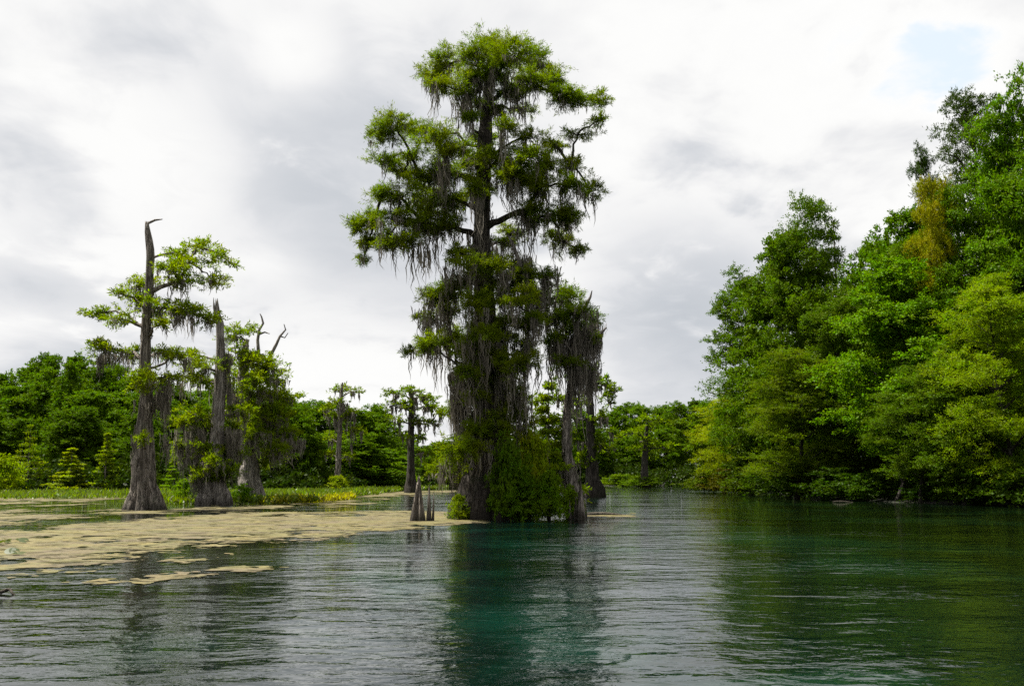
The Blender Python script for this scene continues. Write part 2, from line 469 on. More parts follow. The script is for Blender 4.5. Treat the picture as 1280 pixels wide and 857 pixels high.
MATS_MAIN = [([(-90, 728), (0, 722), (100, 716), (150, 708), (190, 694), (300, 681), (400, 671), (500, 661), (612, 653), (612, 650),
               (560, 640), (530, 636), (420, 639), (300, 642), (220, 647), (120, 655), (60, 662), (-90, 668)], 0.13),
             ([(190, 696), (300, 687), (335, 690), (240, 701)], 0.0),
             ([(60, 724), (150, 716), (300, 704), (365, 706), (200, 724), (100, 730)], -0.10),
             ([(-90, 664), (0, 657), (150, 645), (200, 640), (150, 633), (0, 638), (-90, 642)], -0.22)]
mat_patch('algae_mat', MATS_MAIN, -46, 0, 19.5, 76, 0.085, 21, 'broad tan and yellow algae mat floating in front of the left cypresses')
MATS_FAR = [([(-90, 634), (0, 630), (100, 625), (160, 622), (160, 618), (60, 620), (-90, 624)], 0.05),
            ([(-90, 640), (0, 637), (120, 631), (150, 628), (100, 627), (0, 631), (-90, 634)], -0.2),
            ([(200, 637), (300, 633), (400, 629), (450, 624), (455, 627), (330, 636)], 0.0),
            ([(430, 621), (500, 612), (570, 613), (560, 616), (500, 619), (440, 624)], 0.1),
            ([(724, 644), (770, 643), (800, 643), (770, 646)], 0.0)]
mat_patch('algae_mat', MATS_FAR, -90, 8, 56, 180, 0.28, 33, 'thin tan algae strips floating along the edge of the green marsh')

# ------------------------------------------------------------------ moss-draped cypresses
def trunk_path(spec, d, dz=0.0):
    """[(px, py, width_px)...] from top to base -> world points (base first) and radii"""
    pts = np.array([at(x, y, d) for x, y, _ in spec])[::-1]
    rad = np.array([ww for *_, ww in spec])[::-1] * d / FPX / 2
    z = pts[:, 2].copy(); zs = np.linspace(z[0], z[-1], max(10, int((z[-1] - z[0]) / 0.6)))
    # finer near the flare
    zs = np.unique(np.concatenate([zs, np.linspace(z[0], z[0] + (z[-1] - z[0]) * 0.25, 9)]))
    o = np.stack([np.interp(zs, z, pts[:, i]) for i in range(3)], 1)
    o[:, 1] += (fbm(zs * 0.25, zs * 0 + spec[0][0], 5, 2) - 0.5) * 0.4
    return o, np.interp(zs, z, rad)


def limb(buf, a, b, r0, r1, sag=0.08, sides=5, n=6):
    a, b = np.asarray(a, float), np.asarray(b, float); L = np.linalg.norm(b - a)
    t = np.linspace(0, 1, n)[:, None]
    pts = a + (b - a) * t + np.array([0, 0, 1.0]) * sag * L * np.sin(np.pi * t)
    pts[1:-1] += rng.normal(size=(n - 2, 3)) * 0.035 * L
    buf.tube(pts, r0 + (r1 - r0) * t[:, 0], sides)


def cypress(label, d, trunk, pads, group=None, bark=BARK, leafc=(1, 1, 1), moss_len=1.5, moss_n=1.0, depth=2.5, extra_moss=(), dead=(),
            flute=0.16, leaf=(0.26, 0.07), dens=1.0, name='cypress_tree', hero=True, jag=0.0, tmoss=0.0, sides=16, strand=0.065, sub=5,
            nfl=6, lean=(0.03, 0.0), upward=0.28, full=1.0):
    k = d / FPX
    tp, tr = trunk_path(trunk, d)
    root = Vector((tp[0, 0], tp[0, 1], 0.0))
    t = thing(name, root, label, 'tree', group)
    off = np.array(root)
    tp = tp - off
    tp[0, 2] = -0.5
    z = tp[:, 2]
    fl = flute * np.clip(1.3 - z / (z[-1] * 0.2), 0.10, 1.0); tr = tr * 0.93
    b = Buf(); b.tube(tp, tr, sides, fl, nfl, jag=jag, rough=0.12)
    tk = link('trunk', b.mesh('trunk', bark, True), t)
    # pads -> world, with depth
    P = []
    for q in pads:
        px, py, rx, ry = q[:4]
        ml = q[4] if len(q) > 4 else 1.0
        c = np.array(at(px, py, d)) - off
        tx = np.interp(c[2], z, tp[:, 0])
        dy = q[5] if len(q) > 5 else rng.uniform(-1, 1) * depth * (0.45 + 0.55 * (abs(c[0] - tx) < depth))
        c = np.array(at(px, py, d + dy)) - off
        P.append((c, rx * k * full, ry * k * full, ml))
    order = np.argsort([math.hypot(c[0] - np.interp(c[2], z, tp[:, 0]), c[1] - np.interp(c[2], z, tp[:, 1])) for c, *_ in P])
    parent, depthn, start = {}, {}, {}
    for n, i in enumerate(order):
        c = P[i][0]
        hd = math.hypot(c[0] - np.interp(c[2], z, tp[:, 0]), c[1] - np.interp(c[2], z, tp[:, 1]))
        za = np.clip(c[2] - upward * hd - 0.2, z[0] + 0.8, z[-1] * 0.985)
        tpnt = np.array([np.interp(za, z, tp[:, j]) for j in range(3)])
        best, cost = None, np.linalg.norm(c - tpnt) + 0.2
        for j in order[:n]:
            cc = np.linalg.norm(P[j][0] - c) * 1.15 + 0.25 * depthn[j] + 0.4
            if P[j][0][2] > c[2] + 1.5: cc += 2
            if cc < cost: best, cost = j, cc
        parent[i] = best; start[i] = tpnt; depthn[i] = cost
    fam = {}
    for i in order:
        r = i
        while parent[r] is not None: r = parent[r]
        fam.setdefault(r, []).append(i)
    kids = {i: sum(1 for j in order if parent[j] == i) for i in order}
    cnt = {i: 1 for i in order}
    for i in order[::-1]:
        if parent[i] is not None: cnt[parent[i]] += cnt[i]
    groups = list(fam.values()) if hero else [list(order)]
    for gset in groups:
        bb, fb, mb = Buf(), Buf(), Buf()
        for i in gset:
            c, rx, rz, ml = P[i]
            a = start[i] if parent[i] is None else P[parent[i]][0]
            r0 = 0.035 + 0.042 * math.sqrt(cnt[i]) * (k / 0.045) ** 0.5
            if parent[i] is None: r0 = min(r0 * 1.25, 0.7 * np.interp(a[2], z, tr) + 0.03)
            limb(bb, a, c, r0, r0 * 0.5, 0.06 if parent[i] is None else 0.03)
            area = rx * rz
            sp = []
            for s_ in range(sub):
                o = rng.normal(size=3); o = o / np.linalg.norm(o) * rng.uniform(0.25, 1.0)
                f = rng.uniform(0.6, 0.95)
                sp.append([c[0] + o[0] * rx, c[1] + o[1] * rx * 0.9, c[2] + o[2] * rz * 0.8, rx * f * .9, rx * f * 0.9, rz * f * 1.1])
                limb(bb, c - np.array([0, 0, rz * 0.2]), sp[-1][:3], r0 * 0.35, 0.012, 0.02, 4, 4)
            nl = max(60, int(area * 900 * dens * 0.085 * 0.30 / (leaf[0] * leaf[1])))
            ntw = max(5, int(math.sqrt(nl / sub) * 0.75)); nlf = max(6, int(nl / sub / ntw * 1.5))
            fb.spray(sp, ntw, nlf, leaf[0], leaf[1], up=0.28, flat=0.75, spread=0.75, reach=(0.55, 1.5), face=0.25)
            na = int(area * 11 * moss_n * (0.4 + 0.6 * ml)) if ml > 0 else 0
            if na:
                o = rng.normal(size=(na, 3)); o = unit(o) * rng.uniform(0.2, 0.95, (na, 1)); o[:, 2] = -np.abs(o[:, 2]) * 0.6
                mb.moss(c + o * [rx, rx * 0.9, rz], moss_len * ml * rng.uniform(0.35, 1.3, na), strand, 6, 0.12, lean)
        br = link('branch', bb.mesh('branch', bark, True), t)
        f = link('foliage', fb.mesh('foliage', CYP), br); f.color = (*leafc, 1)
        if mb.v: tag(link('hanging_moss', mb.mesh('hanging_moss', MOSS), br), kind='stuff')
    mb = Buf()
    for (px, py, rx, ry, ln, n, *rest) in extra_moss:
        yy = rest[0] if rest else None
        dy = rng.uniform(-1, 1, n) * rx * k if yy is None else yy + rng.uniform(-0.5, 0.5, n) * rx * k
        A = np.array([at(px + rng.normal() * rx * 0.75, py + rng.normal() * ry * 0.9, d + q) for q in dy]) - off
        near = np.array([[(abs(q[0] - c[0]) / (r_ * 1.05)) ** 2 + ((q[2] - c[2]) / (rz_ * 1.4)) ** 2 for c, r_, rz_, _ in P] for q in A]).min(1) < 1
        near |= np.abs(A[:, 0] - np.interp(A[:, 2], z, tp[:, 0])) < np.interp(A[:, 2], z, tr) + 0.25
        A = A[near]
        if len(A): mb.moss(A, ln * k, strand, 8, 0.16, lean)
    if tmoss:
        n = int(tmoss * z[-1] * 3)
        zz_ = rng.uniform(z[-1] * 0.05, z[-1] * 0.8, n); th = rng.uniform(0, 6.28, n); rr = np.interp(zz_, z, tr) * 0.98
        A = np.stack([np.interp(zz_, z, tp[:, 0]) + rr * np.cos(th), np.interp(zz_, z, tp[:, 1]) + rr * np.sin(th), zz_], 1)
        mb.moss(A, 1.6, strand, 5, 0.10, (0, 0))
    if mb.v: tag(link('hanging_moss', mb.mesh('hanging_moss', MOSS), t), kind='stuff')
    for path in dead:
        pts = np.array([at(x, y, d) for x, y, _ in path]) - off
        db = Buf(); db.tube(pts, np.array([q[2] for q in path]) * k / 2, 6)
        link('dead_branch', db.mesh('dead_branch', DEAD, True), t)
    return t


MAIN_PADS = [  # px, py, rx, ry, moss
    (538, 94, 20, 12, .9), (560, 80, 25, 15, .6), (548, 104, 18, 10, 1.2), (590, 68, 27, 16, .4), (618, 62, 24, 15, .4), (645, 68, 26, 15, .4), (674, 78, 24, 15, .5),
    (690, 98, 16, 16, .8), (656, 96, 26, 14, 1.2), (622, 92, 28, 14, 1.2), (594, 96, 24, 14, 1.3), (580, 116, 16, 9, 1.3), (640, 112, 22, 10, 1.2),
    (697, 122, 18, 12, .5), (722, 122, 22, 12, .3), (742, 126, 17, 10, .3), (746, 152, 12, 7, .4), (722, 168, 22, 5, .5), (655, 138, 14, 7, .6),
    (474, 172, 18, 13, .3), (497, 162, 24, 12, .3), (522, 160, 22, 11, .3), (546, 172, 24, 12, .5), (568, 184, 18, 10, .5), (486, 196, 20, 8, .5), (512, 192, 16, 7, .5),
    (505, 214, 18, 11, .5), (528, 222, 25, 14, .6), (560, 216, 25, 14, .7), (590, 200, 24, 13, .6), (625, 198, 28, 14, .5), (655, 198, 26, 13, .5), (682, 208, 22, 11, .7),
    (714, 204, 17, 10, .9), (640, 226, 30, 15, .9), (676, 232, 26, 13, 1.0), (712, 232, 20, 12, 1.0), (738, 238, 15, 9, 1.0),
    (478, 240, 14, 7, .3), (500, 246, 24, 12, .5), (530, 250, 26, 13, .8), (562, 250, 22, 12, 1.0), (600, 240, 20, 12, 1.0),
    (450, 280, 14, 11, .3), (468, 276, 20, 13, .4), (496, 272, 26, 12, .6), (528, 280, 26, 12, .9), (558, 282, 22, 11, 1.1), (462, 302, 16, 10, .5), (488, 304, 22, 11, .8),
    (455, 322, 10, 5, .5), (515, 300, 20, 9, 1.0),
    (660, 262, 22, 11, 1.1), (690, 268, 22, 13, 1.0), (716, 274, 15, 12, .8), (700, 298, 18, 13, .8), (720, 312, 11, 9, .7), (640, 290, 16, 9, 1.0),
    (540, 372, 18, 11, 1.1), (562, 364, 20, 12, 1.3), (534, 396, 13, 8, 1.2), (585, 352, 18, 12, 1.2), (600, 385, 22, 14, 1.2), (628, 372, 20, 13, 1.2), (684, 346, 20, 11, 1.0),
    (516, 438, 10, 6, .8), (538, 432, 20, 11, 1.2), (565, 424, 24, 13, 1.3), (596, 424, 27, 15, 1.3), (632, 424, 22, 12, 1.3), (660, 400, 20, 12, 1.3), (580, 455, 22, 13, 1.2),
    (612, 462, 22, 14, 1.1), (640, 455, 18, 12, 1.2), (598, 490, 20, 14, .9), (626, 500, 20, 14, .8), (605, 405, 20, 14, 1.0), (660, 436, 18, 11, 1.2), (585, 330, 16, 10, 1.2), (630, 335, 18, 11, 1.1),
    (546, 588, 14, 9, .6), (562, 578, 18, 11, .8), (588, 564, 26, 15, .8), (618, 558, 24, 14, .8), (600, 588, 26, 16, .5), (634, 580, 22, 16, .5), (590, 540, 20, 14, .8), (630, 530, 22, 14, .8),
]
_r = np.random.default_rng(3)
MAIN_PADS += [(585, 150, 13, 8, 1.3), (630, 158, 15, 8, 1.3), (603, 172, 18, 9, 1.2), (618, 136, 14, 8, 1.4), (596, 132, 12, 7, 1.4), (660, 172, 18, 8, .8), (690, 180, 16, 8, .6)]
MAIN_PADS = [(a, b_, c * 1.05, e * 1.15, f * 1.25) for a, b_, c, e, f in MAIN_PADS]
for y_ in np.concatenate([np.linspace(195, 330, 11), np.linspace(335, 550, 36)]):
    half = np.interp(y_, [185, 250, 330, 400, 480, 545], [62, 74, 66, 66, 48, 38])
    MAIN_PADS.append((607 + _r.uniform(-1, 1) * half, y_, _r.uniform(13, 19), _r.uniform(8, 12), _r.uniform(1.2, 2.0)))
MAIN_MOSS = [(650, 318, 16, 16, 95, 60), (545, 330, 20, 20, 60, 45), (583, 128, 9, 6, 48, 14), (572, 120, 10, 6, 32, 12), (640, 135, 14, 6, 50, 14), (560, 310, 25, 10, 75, 40), (600, 300, 20, 15, 70, 30),
             (530, 400, 20, 10, 60, 30), (568, 470, 8, 10, 130, 34), (580, 500, 10, 14, 110, 26), (576, 560, 10, 14, 80, 34), (640, 480, 22, 10, 70, 30), (600, 520, 20, 15, 90, 26),
             (625, 440, 20, 15, 70, 24), (552, 600, 9, 5, 28, 12), (632, 610, 16, 10, 40, 20), (668, 360, 12, 10, 80, 24), (605, 580, 22, 14, 60, 30), (690, 330, 16, 8, 40, 18)]
cypress('huge moss-draped cypress standing in the river, tallest and nearest of all the trees', 55,
        [(612, 62, 5), (610, 110, 12), (606, 180, 19), (603, 254, 21), (603, 330, 24), (608, 420, 30), (613, 500, 40), (614, 560, 54), (614, 600, 70), (612, 632, 90), (612, 648, 104)],
        MAIN_PADS, moss_len=2.2, moss_n=1.5, depth=3.4, extra_moss=[(*q[:5], int(q[5] * .8)) for q in MAIN_MOSS], bark=DARKBARK, leafc=(1.0, 1.0, 1.0), flute=0.22, leaf=(0.23, 0.036), dens=1.3, full=1.03, tmoss=1.6, sides=54, nfl=8,
        dead=[[(655, 340, 7), (647, 322, 5), (640, 303, 4), (634, 292, 1.5)]])
cypress('leaning moss-curtained cypress close to the right side of the huge cypress, with snapped dead tips', 57,
        [(722, 392, 5), (720, 420, 7), (716, 470, 9), (709, 510, 10), (707, 550, 12), (712, 590, 14), (719, 620, 19), (722, 645, 28)],
        [(700, 372, 26, 14, 1.3), (724, 386, 22, 12, 1.3), (742, 398, 13, 9, 1.3), (690, 392, 20, 13, 1.3), (716, 410, 22, 10, 1.3), (740, 420, 10, 7, 1.2), (694, 425, 14, 9, 1.2), (716, 455, 20, 9, 1.3),
         (735, 460, 12, 7, 1.2), (680, 375, 14, 10, 1.2)],
        moss_len=3.0, moss_n=1.2, depth=1.6, bark=BARK, extra_moss=[(738, 412, 12, 6, 75, 60), (716, 430, 18, 10, 90, 60), (733, 460, 14, 12, 80, 46), (700, 425, 12, 10, 60, 24), (712, 590, 6, 10, 50, 26), (700, 600, 12, 8, 40, 16), (752, 412, 5, 4, 45, 12)],
        leafc=(0.8, 0.88, 0.9), full=1.2, dead=[[(728, 392, 5), (733, 380, 5), (738, 371, 3), (740, 363, 1)], [(742, 428, 5), (750, 418, 4), (758, 409, 2)]], leaf=(0.23, 0.036), tmoss=1.5, sides=12)
cypress('pale grey cypress with flared base and bare snapped top, left of the jagged snag', 70,
        [(183, 279, 5), (184, 290, 8), (187, 305, 10), (188, 316, 10), (187, 365, 11), (183, 410, 13), (182, 451, 14), (183, 497, 16), (181, 530, 20), (180, 550, 24), (179, 579, 27), (179, 600, 27), (179, 615, 33), (179, 626, 43), (179, 636, 56)],
        [(247, 308, 20, 8, .3), (228, 316, 16, 8, .4), (272, 318, 16, 7, .2), (291, 330, 10, 4, .2), (236, 328, 24, 8, .6), (264, 350, 18, 8, .9), (213, 338, 20, 10, .5), (172, 356, 22, 11, .8), (150, 366, 11, 6, .3), (178, 376, 20, 9, .9),
         (226, 352, 22, 10, 1.0), (118, 393, 12, 7, .3), (134, 390, 12, 6, .3), (150, 397, 18, 8, .5), (200, 384, 22, 10, .9), (228, 388, 24, 10, 1.0), (258, 398, 18, 8, 1.0), (135, 436, 20, 9, .9), (163, 440, 18, 9, .9), (122, 426, 9, 6, .8),
         (204, 440, 22, 9, 1.1), (231, 446, 18, 8, 1.1), (126, 452, 6, 6, .8), (181, 474, 20, 13, .8), (210, 470, 16, 9, 1.2), (183, 548, 9, 9, .4), (205, 405, 12, 7, .8)],
        moss_len=1.9, moss_n=1.2, depth=2.6, full=1.12, bark=BARK, flute=0.27, sides=48, nfl=7, leaf=(0.27, 0.075), tmoss=1.3, strand=0.075, jag=0.25, leafc=(1.35, 1.3, 1.0),
        extra_moss=[(206, 488, 8, 6, 60, 30), (190, 500, 14, 6, 50, 26), (126, 450, 4, 4, 30, 10), (208, 545, 4, 8, 50, 10), (168, 545, 6, 8, 50, 12), (230, 390, 22, 5, 35, 26), (150, 445, 22, 4, 25, 22)],
        dead=[[(184, 286, 5), (185, 279, 4), (194, 275, 3), (203, 274, 1.2)]])
cypress('broken jagged grey snag draped with moss just right of the pale cypress', 84,
        [(269, 386, 6), (271, 392, 8), (275, 402, 10), (276, 442, 12), (274, 497, 15), (272, 542, 17), (270, 588, 23), (268, 610, 29), (268, 631, 42)],
        [(249, 455, 20, 8, .8), (236, 468, 14, 8, .9), (257, 474, 18, 9, 1.0), (245, 517, 22, 9, .9), (229, 529, 14, 8, .8), (258, 530, 16, 9, 1.1), (281, 514, 18, 8, .9), (305, 514, 18, 7, .9), (226, 556, 12, 7, .6), (240, 565, 18, 10, .9),
         (290, 535, 18, 9, 1.1), (262, 560, 18, 10, 1.0), (290, 562, 16, 10, .9), (246, 592, 16, 10, .6), (284, 590, 16, 10, .7), (268, 575, 14, 10, .9), (286, 480, 9, 8, 1.2), (236, 440, 8, 6, .8), (283, 450, 8, 6, 1.2)],
        moss_len=2.6, moss_n=1.3, depth=2.4, full=1.15, bark=DEAD, flute=0.28, sides=44, nfl=6, leaf=(0.30, 0.085), jag=1.1, strand=0.08, tmoss=1.4, leafc=(1.15, 1.15, 1.0),
        extra_moss=[(285, 440, 5, 10, 60, 26), (300, 540, 14, 6, 75, 50), (240, 545, 16, 8, 70, 44), (250, 590, 10, 8, 45, 24), (310, 560, 8, 8, 50, 20), (290, 480, 8, 8, 60, 24), (224, 480, 7, 4, 35, 16)])
cypress('bushy bright green cypress with two bare dead branches on top, behind the broken snag', 92,
        [(308, 425, 6), (305, 445, 13), (304, 480, 15), (306, 530, 17), (312, 580, 22), (313, 624, 40)],
        [(300, 420, 17, 9, .6), (316, 450, 15, 9, .7), (332, 456, 22, 12, .6), (347, 474, 16, 11, .7), (327, 488, 22, 11, .9), (350, 496, 15, 9, .8), (308, 516, 16, 9, 1.0), (350, 538, 18, 7, 1.0), (370, 546, 9, 6, 1.0), (336, 518, 20, 10, 1.0),
         (356, 518, 14, 8, .9), (325, 540, 18, 9, 1.0), (295, 470, 12, 9, 1.1), (345, 560, 14, 8, .8), (318, 470, 18, 10, .8), (330, 575, 18, 10, .6), (290, 500, 12, 8, 1.1), (302, 440, 10, 8, .8)],
        moss_len=2.4, moss_n=1.2, depth=2.8, full=1.3, bark=DEAD, leaf=(0.32, 0.09), strand=0.085, leafc=(1.25, 1.25, 1.0), jag=0.3, sides=12,
        extra_moss=[(358, 550, 16, 4, 40, 40), (300, 500, 10, 10, 55, 26), (335, 520, 16, 8, 50, 30), (340, 552, 18, 5, 42, 30)],
        dead=[[(324, 452, 5), (322, 425, 4), (324, 412, 3.5), (329, 404, 3), (327, 396, 2), (325, 392, 1)], [(323, 418, 3), (331, 415, 2), (337, 417, 1)], [(334, 452, 5), (345, 431, 4), (350, 420, 3), (357, 412, 2), (355, 405, 1)], [(350, 420, 2), (356, 422, 1.5), (360, 416, 1)]])
cypress('slim cypress with stacked tufts and moss in the marsh left of centre', 150,
        [(428, 478, 2), (427, 490, 4), (425, 530, 6), (423, 570, 7), (422, 595, 9), (422, 612, 14)],
        [(427, 486, 13, 5, .8), (445, 489, 10, 4, .7), (427, 503, 14, 6, 1), (408, 511, 10, 4, 1), (420, 520, 12, 6, 1.2), (441, 536, 9, 5, 1.2), (452, 539, 7, 4, 1.2), (413, 548, 9, 5, .8), (412, 568, 8, 5, .4), (437, 515, 10, 5, 1.2), (436, 570, 8, 5, .4)],
        moss_len=4.2, moss_n=0.8, depth=1.6, leaf=(0.5, 0.17), strand=0.22, leafc=(1.15, 1.15, 1.0), sides=9, dens=0.8)
cypress('flat-topped cypress with straight dark trunk between the slim cypress and the huge one', 150,
        [(515, 488, 4), (514, 520, 8), (514, 560, 9), (514, 590, 11), (514, 613, 18)],
        [(496, 492, 13, 6, .7), (513, 489, 15, 6, .6), (530, 494, 15, 8, .7), (490, 506, 10, 6, 1), (510, 506, 15, 7, 1), (535, 508, 14, 7, 1), (548, 515, 9, 6, 1), (497, 523, 13, 4, 1.1), (539, 528, 14, 5, 1), (528, 545, 14, 7, .7), (522, 525, 12, 6, 1), (505, 545, 9, 5, .7), (530, 565, 12, 8, .5)],
        moss_len=3.4, moss_n=0.7, depth=2.2, leaf=(0.5, 0.17), strand=0.22, leafc=(0.95, 1.0, 1.05), sides=9, bark=DARKBARK, dens=0.8)
cypress('dark mossy cypress with flared foot in midstream behind the right of the huge tree', 118,
        [(738, 464, 4), (737, 482, 8), (738, 530, 11), (740, 570, 14), (741, 595, 19), (742, 608, 24), (742, 615, 32)],
        [(738, 464, 14, 8, 1), (728, 472, 16, 8, 1), (748, 478, 16, 9, .6), (764, 486, 11, 9, .4), (760, 500, 10, 8, .5), (722, 500, 14, 8, 1), (752, 520, 14, 8, 1), (765, 540, 9, 6, .8), (748, 552, 14, 9, .6), (762, 560, 9, 6, .5), (722, 550, 12, 8, .5), (732, 575, 12, 9, .4), (715, 520, 12, 9, .8), (700, 500, 14, 9, .6), (690, 520, 14, 9, .4), (676, 500, 12, 8, .4), (690, 480, 10, 8, .4)],
        moss_len=3.6, moss_n=0.7, depth=3.0, leaf=(0.46, 0.16), strand=0.18, leafc=(0.95, 1.05, 1.0), sides=12, bark=DARKBARK, flute=0.25)
cypress('wide low cypress with tiered flat boughs at the far bend of the river', 235,
        [(810, 518, 2), (808, 540, 5), (806, 575, 8), (806, 598, 11), (806, 608, 18)],
        [(808, 523, 12, 5, .2), (820, 524, 7, 4, .2), (813, 533, 13, 5, .3), (790, 541, 13, 5, .3), (775, 545, 8, 4, .3), (806, 550, 13, 6, .3), (828, 558, 14, 5, .3), (813, 567, 14, 6, .3), (795, 560, 12, 5, .4), (835, 562, 7, 3, .3)],
        moss_len=3.0, moss_n=0.25, depth=3.0, leaf=(0.8, 0.32), strand=0.3, leafc=(1.0, 1.1, 0.95), sides=8, bark=DARKBARK, dens=0.9)

# ------------------------------------------------------------------ broad-leaved trees, saplings, conifers: kinds
def broad_kind(seed, H, Rr, low, nl, leaf, ntw, nlf, shape=0.0, sub=3, bark=DARKBARK, leafm=None, padr=(0.20, 0.32), open_=0.0):
    """trunk and crown meshes of one tree kind, nominal height H and crown radius Rr"""
    global rng
    keep, rng = rng, np.random.default_rng(seed)
    tb, cb = Buf(), Buf()
    zs = np.linspace(0, H * 0.95, 14)
    ax = np.stack([(fbm(zs * 0.12, zs * 0 + seed, seed, 2) - 0.5) * H * 0.10, (fbm(zs * 0.12, zs * 0 + seed + 9, seed, 2) - 0.5) * H * 0.10, zs], 1)
    ax[:, :2] -= ax[0, :2]; ax[0, 2] = -0.6
    tr = np.interp(zs / H, [0, 0.06, 0.5, 1], [0.020, 0.0125, 0.008, 0.002]) * H * 0.75
    tb.tube(ax, tr, 9, 0.08)
    pads = []
    for i in range(nl):
        u = (i + rng.uniform(0, 1)) / nl
        h = low + (0.97 - low) * u ** 0.9
        prof = math.sin(math.pi * min(1, max(0.02, (h - low * 0.4) / (1.03 - low * 0.4))) ** (0.75 + shape)) ** 0.75
        rad = Rr * prof * rng.uniform(0.72, 1.12)
        th = i * 2.39996 + rng.normal() * 0.4
        ze = h * H + rng.normal() * 0.02 * H
        zt = max(ze - rad * rng.uniform(0.35, 0.7), 0.12 * H)
        a = np.array([np.interp(zt, zs, ax[:, 0]), np.interp(zt, zs, ax[:, 1]), zt])
        e = np.array([a[0] + rad * math.cos(th), a[1] + rad * math.sin(th), ze])
        r0 = 0.0055 * H * (1 - 0.6 * u)
        limb(tb, a, e, r0, r0 * 0.2, 0.10, 5, 6)
        for s_ in range(sub):
            t = (1.0, 0.72, 0.48, 0.3)[s_] if s_ < 4 else rng.uniform(0.3, 1)
            c = a + (e - a) * t; c[2] += 0.10 * rad * math.sin(math.pi * t)
            c += rng.normal(size=3) * Rr * 0.10
            q = Rr * rng.uniform(*padr) * (0.75 + 0.35 * prof)
            pads.append([*c, q, q, q * rng.uniform(0.45, 0.75)])
    pads = np.array(pads)
    if open_: pads = pads[rng.uniform(size=len(pads)) > open_]
    cb.spray(pads, ntw, nlf, leaf[0], leaf[1], up=0.25, flat=0.7, spread=1.0, inner=0.5, face=1.0)
    k = dict(trunk=tb.mesh('trunk', bark, True), crown=cb.mesh('crown', leafm or BROAD), H=H, R=Rr)
    rng = keep
    return k


def cone_kind(seed, H, Rr, tiers, leaf, dens, low=0.08, droop=-0.1, leafm=None, bark=BARK, power=0.85):
    global rng
    keep, rng = rng, np.random.default_rng(seed)
    tb, cb = Buf(), Buf()
    zs = np.linspace(-0.3, H, 8)
    tb.tube(np.stack([0 * zs, 0 * zs, zs], 1), np.interp(zs, [0, H], [0.018 * H, 0.002 * H]), 7)
    pads = []
    for i in range(tiers):
        u = i / (tiers - 1); h = (low + (0.98 - low) * u) * H
        rad = Rr * (1 - u) ** power * rng.uniform(0.75, 1.15) + 0.05 * Rr
        nb = max(2, int(6 * (1 - u) + 2))
        for j in range(nb):
            th = rng.uniform(0, 6.28); rr = rad * rng.uniform(0.7, 1.1)
            a = np.array([0, 0, h]); e = np.array([rr * math.cos(th), rr * math.sin(th), h + rr * (0.15 + droop)])
            limb(tb, a, e, 0.004 * H, 0.001 * H, 0.05, 4, 4)
            for t in (1.0, 0.6):
                c = a + (e - a) * t * 0.9; q = max(0.32 * rr, 0.03 * H)
                pads.append([*c, q, q, q * 0.38])
    cb.spray(pads, max(4, int(9 * dens)), max(5, int(9 * dens)), leaf[0], leaf[1], up=0.1, flat=0.6)
    k = dict(trunk=tb.mesh('trunk', bark, True), crown=cb.mesh('crown', leafm or CYP), H=H, R=Rr)
    rng = keep
    return k


def plant_tree(kind, loc, H, Rr, rot, color, label, group=None, name='broadleaf_tree', cat='tree'):
    t = thing(name, (loc[0], loc[1], max(0.0, loc[2]) if len(loc) > 2 else 0.0), label, cat, group)
    sxy = Rr / kind['R']; sz = H / kind['H']
    for part in ('trunk', 'crown'):
        o = link(part, kind[part], t); o.scale = (sxy, sxy, sz); o.rotation_euler.z = rot
        o.color = (*color, 1)
    return t


HERO = [broad_kind(s, 27, 6.2, lo, n, lf, 30, 30, sh, 3, padr=(0.26, 0.40), leafm=lm) for s, lo, sh, n, lf, lm in (
    (11, .14, 0.05, 36, (0.26, 0.15), BROAD), (12, .16, 0.20, 32, (0.32, 0.19), BROAD), (13, .12, -0.05, 38, (0.30, 0.085), CYP), (14, .16, 0.12, 36, (0.22, 0.13), BROAD))]
FAR = [broad_kind(s, 20, 5.2, lo, 30, (0.36, 0.21), 16, 17, sh, 4, padr=(0.22, 0.36)) for s, lo, sh in ((31, .10, 0.0), (32, .18, 0.2), (33, .12, -0.1), (34, .25, 0.1), (35, .1, 0.3))]
FLATCYP = [broad_kind(s, 20, 4.6, .25, 22, (0.55, 0.24), 9, 12, -0.25, 4, padr=(0.22, 0.34), leafm=CYP, open_=0.15) for s in (41, 42)]
BUSH = [broad_kind(s, 4, 2.6, .05, 22, (0.26, 0.14), 10, 12, -0.2, 3, padr=(0.26, 0.42)) for s in (51, 52, 53)]

# ------------------------------------------------------------------ right bank
def top_h(px, py, d):
    return at(px, py, d).z


